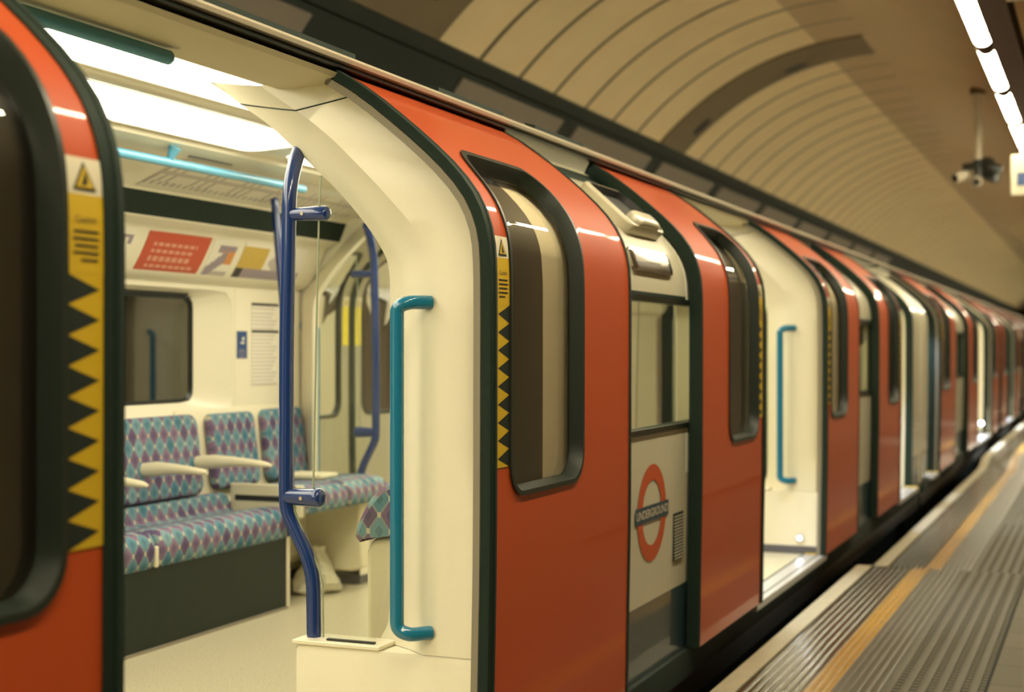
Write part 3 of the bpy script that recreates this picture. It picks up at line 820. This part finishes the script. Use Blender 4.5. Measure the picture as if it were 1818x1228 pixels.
g.build('grille_slats', CREAMX, gro)
# chrome indicator plate
m = MB(); A0 = rr_loop(5.20, 5.735, 1.583, 1.692, .03)
cy, cz = 5.4675, 1.6375
m.grid([[S(cy+(y-cy)*s_, cz+(z-cz)*s_, o_) for y, z in A0] for s_, o_ in ((1, -.06), (1, -.050), (.985, -.047), (.8, -.046), (.5, -.045), (.02, -.045))], 0, cu=True)
m.build('indicator_plate', CHROME, car, angle=50)
# side camera: plate, hood and dark recess
def rb(y, z, o_): return S(y, z, o_)
m = MB(); A0 = rr_loop(5.32, 5.80, 1.765, 1.955, .05); cy, cz = 5.56, 1.86
m.grid([[rb(cy+(y-cy)*s_, cz+(z-cz)*s_, o_) for y, z in A0] for s_, o_ in ((1, -.06), (1, -.022), (.97, -.014), (.90, -.012), (.86, -.045), (.5, -.05), (.02, -.05))], mf=lambda i, j: 1 if i >= 3 else 0, cu=True)
sc_ = m.build('side_camera', [CREAMX, INK], car, angle=40)
sc_['label'] = 'cream hooded exterior camera housing on the curved body side'
m = MB(); A0 = rr_loop(5.40, 5.69, 1.768, 1.822, .025); cy, cz = 5.545, 1.795
m.grid([[rb(cy+(y-cy)*s_, cz+(z-cz)*s_, o_) for y, z in A0] for s_, o_ in ((1, -.06), (1, -.012), (.94, .004), (.8, .012), (.5, .016), (.02, .017))], 0, cu=True)
hd = m.build('camera_hood', CREAMX, sc_, angle=40)
m = MB(); m.box(-.115, -.100, 5.42, 5.86, 1.765, 1.772); 
m = MB(); m.grid([[rb(y, z, -.040) for z in (1.80, 1.86, 1.90, 1.935)] for y in (5.36, 5.75)], 0); m.build('camera_lens_cover', INK, sc_)

# glowing discs added low in the doorways to imitate glare on the panels
def glare_disc(x, y, z, car, r=.02):
    m = MB(); m.tube([(x, y, z), (x, y-.012, z)], r, 16); o = m.build('glare_disc_rim', CHROME, car)
    m = MB(); m.tube([(x, y-.012, z), (x, y-.017, z)], r*.6, 16); m.build('glare_disc_face', GLARE, o)
glare_disc(-.17, 8.970, .10, car)
glare_disc(-.20, 13.745, .10, car)

# ---- posters, notices
def card(name, label, cat, y0, y1, path, ny, nz, paint, mats, group=None, shear=0.):
    """printed card following the (x, z) path; paint(u, v) gives the ink"""
    pr = smooth_poly(path, 3) if len(path) > 2 else path
    keys = [0.]
    for a, b in zip(pr, pr[1:]): keys.append(keys[-1]+math.dist(a, b))
    T = keys[-1]
    def at(v):
        s_ = v*T
        return hermite(list(zip(keys, [p[0] for p in pr])), s_), hermite(list(zip(keys, [p[1] for p in pr])), s_)
    m = MB(); rows = []
    for j in range(nz+1):
        x, z = at(j/nz); rows.append([(x, y0+(y1-y0)*i/ny, z) for i in range(ny+1)])
    m.grid(rows, mf=lambda j, i: paint((i+.5)/ny, (j+.5)/nz))
    back = [[(p[0]-.003, p[1], p[2]-.001) for p in r] for r in rows]
    m.grid(back, 0)
    for A_, B_ in ((rows[0], back[0]), (rows[-1], back[-1])): m.grid([A_, B_], 0)
    m.grid([[r[0] for r in rows], [r[0] for r in back]], 0); m.grid([[r[-1] for r in rows], [r[-1] for r in back]], 0)
    o = m.build(name, mats); return tag(o, label, cat, group)
CP = [(-2.548, 1.617), (-2.511, 1.645), (-2.471, 1.703), (-2.436, 1.767), (-2.412, 1.815)]
def p_red(u, v):
    if .12 < u < .88 and .25 < v < .80:
        k = (v-.25)/.55*7
        if int(k) % 2 == 0 and .12 < u < .88-.12*((int(k)*37) % 5)/5 and int(u*40) % 4 != 3: return 1
    return 0
card('poster', 'red advertising poster with pale lettering in the cove above the far window', 'poster', 5.40, 5.89, CP, 40, 28, p_red, [POSTRED, POSTPINK], 'advertising posters in the cove')
def p_mix(u, v):
    if v > .86 or v < .06 or u < .05: return 0
    if abs((v-.45)-(u-.4)*.7) < .16 and u < .7: return 1
    if .45 < v < .75 and u > .5: return 2
    if v > .7 and u > .3: return 1
    if v < .3 and u > .25: return 3
    return 0
card('poster', 'pale poster with purple and orange picture, right of the red poster', 'poster', 5.92, 6.13, CP, 24, 24, p_mix, [WHITEP, POSTPUR, POSTORG, POSTGRY], 'advertising posters in the cove')
def p_yel(u, v):
    if v < .12: return 1
    if v < .42: return 2 if u > .1 else 4
    if u < .38 and v < .9: return 1
    if (u-.65)**2+(v-.6)**2 < .04: return 3
    return 0
card('poster', 'yellow and grey poster in the cove, partly behind the blue pole', 'poster', 6.19, 6.80, CP, 36, 24, p_yel, [WHITEP, POSTYEL, POSTPUR, POSTGRY, INK], 'advertising posters in the cove')
def p_line(u, v):
    if v > .8 and u < .6: return 1
    return 0
card('poster', 'white poster with small blue print at the left end of the cove', 'poster', 4.70, 5.30, CP, 20, 16, lambda u, v: 1 if (.80 < v < .88 and u > .1) or (.7 < v < .8 and u > .5 and int(u*20) % 2) else 0, [WHITEP, POSTPUR], 'advertising posters in the cove')
UP = [(-2.270, 1.984), (-2.16, 2.027), (-2.07, 2.058), (-2.0, 2.081)]
def p_map(u, v):
    if abs(v-.5) < .05: return 1
    if int(u*90) % 3 == 0 and .22 < v < .72 and (int(u*90)*7) % 5 < 3: return 2
    if .12 < v < .2 and int(u*150) % 4 < 2: return 2
    return 0
card('line_map', 'long white line map strip on the sloping cove below the pale teal grab rail', 'map', 5.10, 6.9, UP, 180, 18, p_map, [WHITEP, GREYTXT, POSTGRY])
FW = [(-2.5765, 1.228), (-2.5765, 1.370)]
def p_sign(u, v):
    if (u-.62)**2*.45+(v-.72)**2 < .006: return 1
    if .35 < u < .75 and .52 < v < .6: return 1
    if v < .4 and int(v*30) % 3 == 0 and .15 < u < .8: return 2
    return 0
card('notice', 'small blue and white priority seat notice on the cream wall right of the window', 'notice', 6.352, 6.445, FW, 18, 28, p_sign, [SIGNBLUE, WHITEP, POSTPUR])
def p_not(u, v):
    if v > .965 or .642 < v < .672: return 1
    if .92 < v < .945: return 2 if u < .9 else 0
    if v < .90 and int(v*44) % 2 == 0 and .03 < u < .95-.2*((int(v*44)*13) % 7)/7: return 2
    return 0
card('notice', 'white paper notice with two black heading bars behind the blue pole', 'notice', 6.488, 6.755, [(-2.5765, 1.085), (-2.5765, 1.522)], 16, 88, p_not, [WHITEP, INK, GREYTXT])

# ---- plastic bag under the tip-up seat
def plastic_bag(x, y):
    m = MB(); rows = []; n = 22
    for j, (z, r) in enumerate(((0.002, .085), (.02, .112), (.06, .110), (.11, .088), (.15, .062), (.19, .036), (.215, .026), (.24, .034))):
        rows.append([(x+r*(1+.20*math.sin(3*a+j)+.10*math.sin(7*a+1.7*j))*math.cos(a), y+r*1.25*(1+.20*math.sin(3*a+j)+.10*math.sin(7*a+1.7*j))*math.sin(a), z) for a in [2*PI*i/n for i in range(n)]])
    q = m.grid(rows, 0, cu=True); m.face([q+i for i in range(n)]); 
    return m.build('plastic_bag', BAG, None, angle=25)
tag(plastic_bag(-2.24, 6.60), 'crumpled pale plastic bag on the carriage floor under the far seats', 'bag')

# ================================================================== second carriage
car2 = carriage(14.46, 48, [(14.90, 15.50), (20.32, 22.86), (26.4, 28.6), (33.4, 35)], [(17.2, 18.7), (24.3, 25.0), (30.2, 32)], 'second red and cream train carriage, coupled beyond the near one, far along the platform', False)
door_leaf(15.50, 17.15, car2, None, False); door_leaf(20.30, 18.80, car2, None, False)
door_leaf(22.88, 24.3, car2, None, False); door_leaf(26.4, 25.0, car2, None, False); door_leaf(28.62, 30.1, car2, None, False); door_leaf(33.4, 32.1, car2, None, False); door_leaf(35, 36.4, car2, None, False)
draught_screen(22.87, 1, car2, hi=False, rail=False); draught_screen(28.61, 1, car2, hi=False, rail=False)
e = MB(); rows = []
for z in [0, .5, 1., 1.4] + [1.5+.05*i for i in range(12)]: rows.append([S(15.515, z, -.062), S(15.512, z, -.07), S(15.512, z, -.40), S(15.55, z, -.46), S(15.8, z, -.46)])
e.grid(rows, 0); e.build('end_partition', CREAM, car2, angle=40)
carriage_end(14.46, -1, car2)
glare_disc(-.16, 22.865, .16, car2, .04); glare_disc(-.20, 15.508, .10, car2)
w = MB(); w.grid([[(x, y, z) for x, z in [(-2.58, 0)]+INT] for y in (14.5, 47.9)], 0); w.build('far_wall_lining', CREAM, car2)
# coupling between the carriages
c = thing('carriage_coupling', (-1.4, 14.355, -.3), 'dark gangway bellows and coupling between the two train carriages', 'coupling')
m = MB(); m.box(-1.75, -1.05, 14.315, 14.395, -.1, 1.95); m.build('gangway_bellows', RUBBER, c)
m = MB(); m.box(-1.5, -1.3, 14.28, 14.43, -.4, -.13); m.build('coupler', UNDER, c)

# ================================================================== platform
def base(y):
    for a, b_, za, zb_ in ((-20, 9.46, -.12, -.12), (9.46, 10.1, -.12, -.22), (10.1, 18.9, -.22, -.22), (18.9, 19.6, -.22, -.12), (19.6, 70, -.12, -.12)):
        if y <= b_: return za+(zb_-za)*(y-a)/(b_-a)
    return -.12
YS = [-8, 0, 3, 9.46, 9.6, 9.95, 10.1, 14, 18.9, 19.1, 19.4, 19.6, 30, 60, 110]
XE = .10
def strip(name, prof, m, under=True, bev=0):
    b_ = MB(); b_.grid([[(x, y, base(y)+dz) for x, dz in prof] for y in YS], 0)
    o = b_.build(name, m, None, angle=25); o['kind'] = 'structure'; return o
strip('trim_1', [(XE, -.35), (XE, -.012), (XE+.003, -.003), (XE+.012, 0), (XE+.10, 0), (XE+.10, -.02)], NOSING)
def ridges(x0, x1, pitch, h=.0055):
    out = [(x0, -.006)]; n = max(1, round((x1-x0)/pitch)); p = (x1-x0)/n
    for i in range(n):
        a = x0+i*p
        out += [(a+.004, -.006), (a+.009, -.001), (a+.013, 0), (a+p-.006, 0), (a+p-.002, -.001), (a+p, -.006)]
    return out
WORN = mat('worn_ribbed_tile', (.062, .052, .030), .13, spec=.6, noise=.08, nscale=10)
strip('trim_3', ridges(XE+.10, .452, .036), WORN)
strip('trim_2', ridges(.452, .556, .035), YLINE)
strip('trim_4', ridges(.556, .742, .037), RIBBED)
# tactile bars with notched gaps
tb_ = MB(); tb_.grid([[(x, y, base(y)-.006) for x in (.742, 1.136)] for y in YS], 1)
x = .746; pit = .0655
while x+.04 < 1.136:
    prof = [(x, -.006), (x+.003, -.001), (x+.006, 0), (x+.036, 0), (x+.039, -.001), (x+.042, -.006)]
    tb_.grid([[(px_, y, base(y)+dz) for px_, dz in prof] for y in YS], 0)
    y = 3.
    while y < 13:
        z = base(y); xx = x+.042; e_ = min(xx+.0235, 1.136)
        i = tb_.add([(xx, y, z-.0055), (e_, y, z-.0055), (e_, y+.032, base(y+.032)-.0055), (xx, y+.032, base(y+.032)-.0055),
                     (xx, y+.004, z-.001), (e_, y+.004, z-.001), (e_, y+.028, base(y+.028)-.001), (xx, y+.028, base(y+.028)-.001)])
        for q in ((4, 5, 6, 7), (0, 1, 5, 4), (2, 3, 7, 6)): tb_.face([i+k_ for k_ in q], 0)
        y += .058
    x += pit
o = tb_.build('trim_5', [TACTBAR, TACT], None, angle=25); o['kind'] = 'structure'
g = MB(); g.grid([[(px_, y, base(y)-.008) for px_ in (1.136, 1.150)] for y in YS], 0); o = g.build('trim_6', TRACKBED); o['kind'] = 'structure'
strip('floor', [(1.148, -.004), (1.152, -.002), (2.5, -.002)], PAVE)
b = MB(); b.grid([[(px_, y, z) for px_, z in ((.14, -.30), (.17, -1.25), (-3.3, -1.25))] for y in (-8, 110)], 0)
o = b.build('floor_track', TRACKBED); o['kind'] = 'structure'

# ================================================================== tunnel
TX, TZ, TR = -.55, 1.45, 2.95
def ring(th, r=TR): return (TX+r*math.cos(th), TZ+r*math.sin(th))
def th_of_z(z): return PI-math.asin((z-TZ)/TR)
def th_of_x(x): return math.acos((x-TX)/TR)
def vault(name, ta, tb, m, n=24, r=TR, ya=-8, yb_=110, ny=50):
    b_ = MB(); b_.grid([[(ring(ta+(tb-ta)*i/n, r)[0], ya+(yb_-ya)*j/ny, ring(ta+(tb-ta)*i/n, r)[1]) for i in range(n+1)] for j in range(ny+1)], 0)
    o_ = b_.build(name, m, None, angle=30); o_['kind'] = 'structure'; return o_
T_F = th_of_z(3.44); T_T = th_of_x(-1.09); T_B = th_of_x(-.62)
vault('wall_left', PI+.95, T_F, FRIEZE, 30)
vault('ceiling_1', T_F, T_T, TILE, 20)
vault('ceiling_2', T_T, T_B, TILEB, 8)
vault('ceiling_3', T_B, th_of_x(1.2), PLASTER, 20)
vault('wall_right', th_of_x(1.2), -.58, WALLR, 24)
b = MB(); n = 40; b.loop_fill([(ring(2*PI*i/n)[0], 110, ring(2*PI*i/n)[1]) for i in range(n)]); o = b.build('wall_end', PLASTER); o['kind'] = 'structure'
# frieze cornice line
b = MB(); b.grid([[(ring(th_of_z(z), r)[0], y, ring(th_of_z(z), r)[1]) for z, r in ((3.36, TR), (3.36, TR-.03), (3.44, TR-.03), (3.445, TR))] for y in (-8, 110)], 0)
o = b.build('trim_7', FRIEZE); o['kind'] = 'structure'
# ribs
def rib(ya, yb_, name):
    b_ = MB(); n = 30; ta = th_of_z(3.445); tb = T_B+.01
    for r0, r1, m in ((TR-.025, TR+.01, 0),):
        rows = []
        for i in range(n+1):
            t = ta+(tb-ta)*i/n
            rows.append([(ring(t, TR)[0], ya, ring(t, TR)[1]), (ring(t, r0)[0], ya, ring(t, r0)[1]), (ring(t, r0)[0], yb_, ring(t, r0)[1]), (ring(t, TR)[0], yb_, ring(t, TR)[1])])
        b_.grid(rows, 0)
        b_.face([len(b_.v)-4+k_ for k_ in range(4)], 0)
    for f in (.16, .66):      # oval vents
        t = ta+(tb-ta)*f; yc = ya+(yb_-ya)*.72
        pts = []
        for k_ in range(16):
            a = 2*PI*k_/16; tt = t+math.cos(a)*.045; pts.append((ring(tt, TR-.028)[0], yc+.10*math.sin(a), ring(tt, TR-.028)[1]))
        b_.loop_fill(pts, 1)
    o_ = b_.build(name, [RIB, INK], None, angle=30); o_['kind'] = 'structure'
rib(7.46, 9.06, 'trim_8'); rib(14.48, 15.36, 'trim_9')
# grey panels on the dark frieze
pans = [(5.2, 7.55), (9.76, 11.90), (12.28, 14.55), (14.98, 17.15), (17.55, 19.7), (20.1, 22.3), (22.7, 24.9), (25.3, 27.5), (27.9, 30.1), (30.5, 32.7)]
names = ['above the left doorway, cut by the top of the photo', 'directly above the first full red door leaf', 'above the side camera housing of the train', 'above the second full red door, at the foot of the dark vault rib']
for i, (a, b_) in enumerate(pans):
    m = MB(); rows = []
    for q in range(7):
        z = 3.02+(3.305-3.02)*q/6; t = th_of_z(z); rows.append([(ring(t, TR-.018)[0], y, ring(t, TR-.018)[1]) for y in (a, b_)])
    m.grid(rows, 0)
    back = [[(ring(th_of_z(3.02+(3.305-3.02)*q/6), TR-.001)[0], y, ring(th_of_z(3.02+(3.305-3.02)*q/6), TR-.001)[1]) for y in (a, b_)] for q in range(7)]
    m.grid(back, 0); m.grid([rows[0], back[0]], 0); m.grid([rows[-1], back[-1]], 0)
    m.grid([[r[0] for r in rows], [r[0] for r in back]], 0); m.grid([[r[1] for r in rows], [r[1] for r in back]], 0)
    o = m.build('wall_panel', WALLPANEL, None, angle=20)
    lab = 'grey rectangular panel on the dark tunnel frieze '+names[i] if i < 4 else 'small grey panel of the receding row on the dark tunnel frieze above the far carriage roofs'
    tag(o, lab, 'wall panel', 'grey panels along the tunnel frieze')

# ---- platform lighting
LX0, LX1, LZ = .785, .905, 3.27
t = MB(); t.box(LX1, LX1+.16, -7.5, 80, LZ+.0, LZ+.16); t.box(LX0-.005, LX1, -7.5, 80, LZ+.055, LZ+.16)
tr = thing('lamp_trunking', (.95, 10, 3.3), 'long brown metal trunking carrying the row of platform lamps at the upper right', 'lamp trunking')
t.build('trunking', TRUNK, tr)
t = MB()
for y in (-6, -1, 4, 9.97, 15, 20, 25, 30, 40, 50): t.tube([(.95, y, LZ+.15), (.95, y, 4.02)], .012, 8)
t.build('hanger_rods', TRUNK, tr)
per = 1.745; y = 10.06-per*10; i = 0
lampmesh = None
while y < 78:
    if lampmesh is None:
        m = MB(); rows = []; L = per-.08; n = 12
        for yy, sc_ in ((0, .5), (.05, .80), (.11, .95), (.17, 1.), (L-.06, 1.), (L-.04, .94), (L-.02, .8), (L, .55)):
            rows.append([((LX1-LX0)/2*math.cos(PI+PI*k_/n)*sc_, yy, .055*math.sin(PI+PI*k_/n)*sc_) for k_ in range(n+1)])
        q = m.grid(rows, mf=lambda i, j: 1 if i < 3 or i > 3 else 0)
        nc = n+1; m.face([q+k_ for k_ in range(nc)], 1); m.face([q+7*nc+k_ for k_ in range(nc)], 1)
        m.grid([[r[0] for r in rows], [r[-1] for r in rows]], 0)
        o = m.build('platform_lamp', [LAMP, TRUNK], None, angle=50); lampmesh = o
    else:
        o = lampmesh.copy(); COL.objects.link(o)
    o.location = ((LX0+LX1)/2, y, LZ+.054)
    if y < 8.2: lab, gr_ = 'glowing white platform lamp of the row before the upper frame edge', 'platform lamps nearer than the photo shows'
    elif y < 9.9: lab, gr_ = 'largest glowing white lamp at the top edge, first of the lamp row', 'platform lamps at the upper right'
    elif y < 11.7: lab, gr_ = 'second glowing white lamp of the row, below the largest one', 'platform lamps at the upper right'
    elif y < 13.4: lab, gr_ = 'third glowing white lamp of the row, cut by the right edge', 'platform lamps at the upper right'
    elif y < 15.1: lab, gr_ = 'lowest and smallest glowing lamp of the row, at the right edge', 'platform lamps at the upper right'
    else: lab, gr_ = 'glowing white platform lamp of the row beyond the right frame edge', 'platform lamps farther than the photo shows'
    tag(o, lab, 'lamp', gr_)
    y += per; i += 1

# ---- hanging cameras
CXx, CYy = .215, 17.5
cc = thing('camera_cluster', (CXx, CYy, 3.25), 'cluster of round security cameras hanging from the vault on a white pole', 'security cameras')
m = MB(); ztop = TZ+math.sqrt(TR**2-(CXx-TX)**2)
m.tube([(CXx, CYy, 3.46), (CXx, CYy, 3.9), (CXx, CYy, ztop-.03)], [.036, .040, .050], 14); m.build('hanging_pole', POLEWHITE, cc)
m = MB(); m.tube([(CXx, CYy, ztop-.05), (CXx, CYy, ztop+.01)], .09, 14); m.build('ceiling_plate', TRUNK, cc)
m = MB(); m.tube([(CXx-.17, CYy, 3.40), (CXx+.12, CYy, 3.43)], .045, 10); m.tube([(CXx, CYy, 3.28), (CXx, CYy, 3.48)], .05, 12)
m.tube([(CXx+.10+.075*math.cos(a), CYy, 3.42+.075*math.sin(a)) for a in [i_*PI/8 for i_ in range(13)]], .02, 8)
m.build('mount_arm', CCTVDARK, cc, angle=60)
for dx, dz, ax, ay in ((-.19, -.10, -.5, -.6), (-.02, -.16, .12, -.9), (.14, -.12, .6, -.5), (.17, -.02, .7, .2)):
    d = Vector((ax, ay, -.25)).normalized(); p = Vector((CXx+dx, CYy, 3.40+dz))
    m = MB(); m.tube([p-d*.10, p-d*.08, p+d*.08, p+d*.095], [.04, .062, .062, .050], 14); k_ = m.build('camera_body', POLEWHITE if dx < 0.1 else CCTVDARK, cc, angle=50)
    m = MB(); m.tube([p+d*.094, p+d*.10], .046, 14); m.build('camera_lens', INK, k_)

# ---- hanging sign at the right edge
sg = thing('platform_sign', (1.2, 14, 2.87), 'white hanging platform sign cut by the right edge of the photo', 'sign')
m = MB(); m.box(.782, 1.62, 13.96, 14.04, 2.692, 3.062); m.build('sign_board', STICKW, sg, bevel=.008)
m = MB(); m.box(.838, 1.56, 13.952, 13.962, 2.78, 2.90); m.build('sign_bar', SIGNBLUE, sg)
m = MB(); m.tube([(1.12, 14, 3.05), (1.12, 14, 3.87)], .012, 8); m.tube([(1.45, 14, 3.05), (1.45, 14, 3.60)], .012, 8); m.build('hanger_rods', TRUNK, sg)

# ---- small box fixture beyond the lamps
bx = thing('ceiling_speaker', (1.14, 8.2, 3.28), 'small beige box fixture beside the lamp row at the top right corner', 'fixture')
m = MB(); m.box(1.085, 1.20, 8.2, 8.42, 3.20, 3.27); m.build('speaker_box', POLEWHITE, bx, bevel=.01)
m = MB(); m.box(1.055, 1.10, 8.28, 8.32, 3.27, 3.33); m.box(1.06, 1.2, 8.27, 8.33, 3.268, 3.285); m.build('mount_bracket', TRUNK, bx)

def door_spot(y, e, tilt=-9):
    l = bpy.data.lights.new('doorway_spot', 'SPOT'); l.energy = e; l.color = (.62, .74, 1.); l.spot_size = math.radians(62); l.spot_blend = .6; l.shadow_soft_size = .04
    o_ = bpy.data.objects.new('doorway_spot', l); COL.objects.link(o_); o_.location = (-.30, y, 1.98); o_.rotation_euler = (0, math.radians(tilt), 0)
door_spot(8.15, 130); door_spot(13.1, 220); door_spot(15.2, 170); door_spot(21.9, 1100, -16); door_spot(27.6, 1100, -16)
# ================================================================== world, camera
wd = bpy.data.worlds.new('world'); scene.world = wd; wd.use_nodes = True
wd.node_tree.nodes['Background'].inputs[0].default_value = (.5, .75, .45, 1); wd.node_tree.nodes['Background'].inputs[1].default_value = .015

F = 2550.; CAMX, CAMZ = 1.6, 1.272
yaw = math.atan((1965.-909.)/F)
cam = bpy.data.cameras.new('camera'); co = bpy.data.objects.new('camera', cam); COL.objects.link(co); scene.camera = co
co.location = (CAMX, 0, CAMZ); co.rotation_euler = (PI/2, 0, yaw)
cam.sensor_width = 36; cam.lens = 36*F/1818; cam.shift_y = 7/1818.
cam.clip_start = .05; cam.clip_end = 200
cam.dof.use_dof = True; cam.dof.focus_distance = 4.15; cam.dof.aperture_fstop = 2.3

vs = scene.view_settings
scene.display_settings.display_device = 'sRGB'
vs.view_transform = 'Standard'; vs.look = 'None'; vs.gamma = 1; vs.use_curve_mapping = False
vs.exposure = 0.
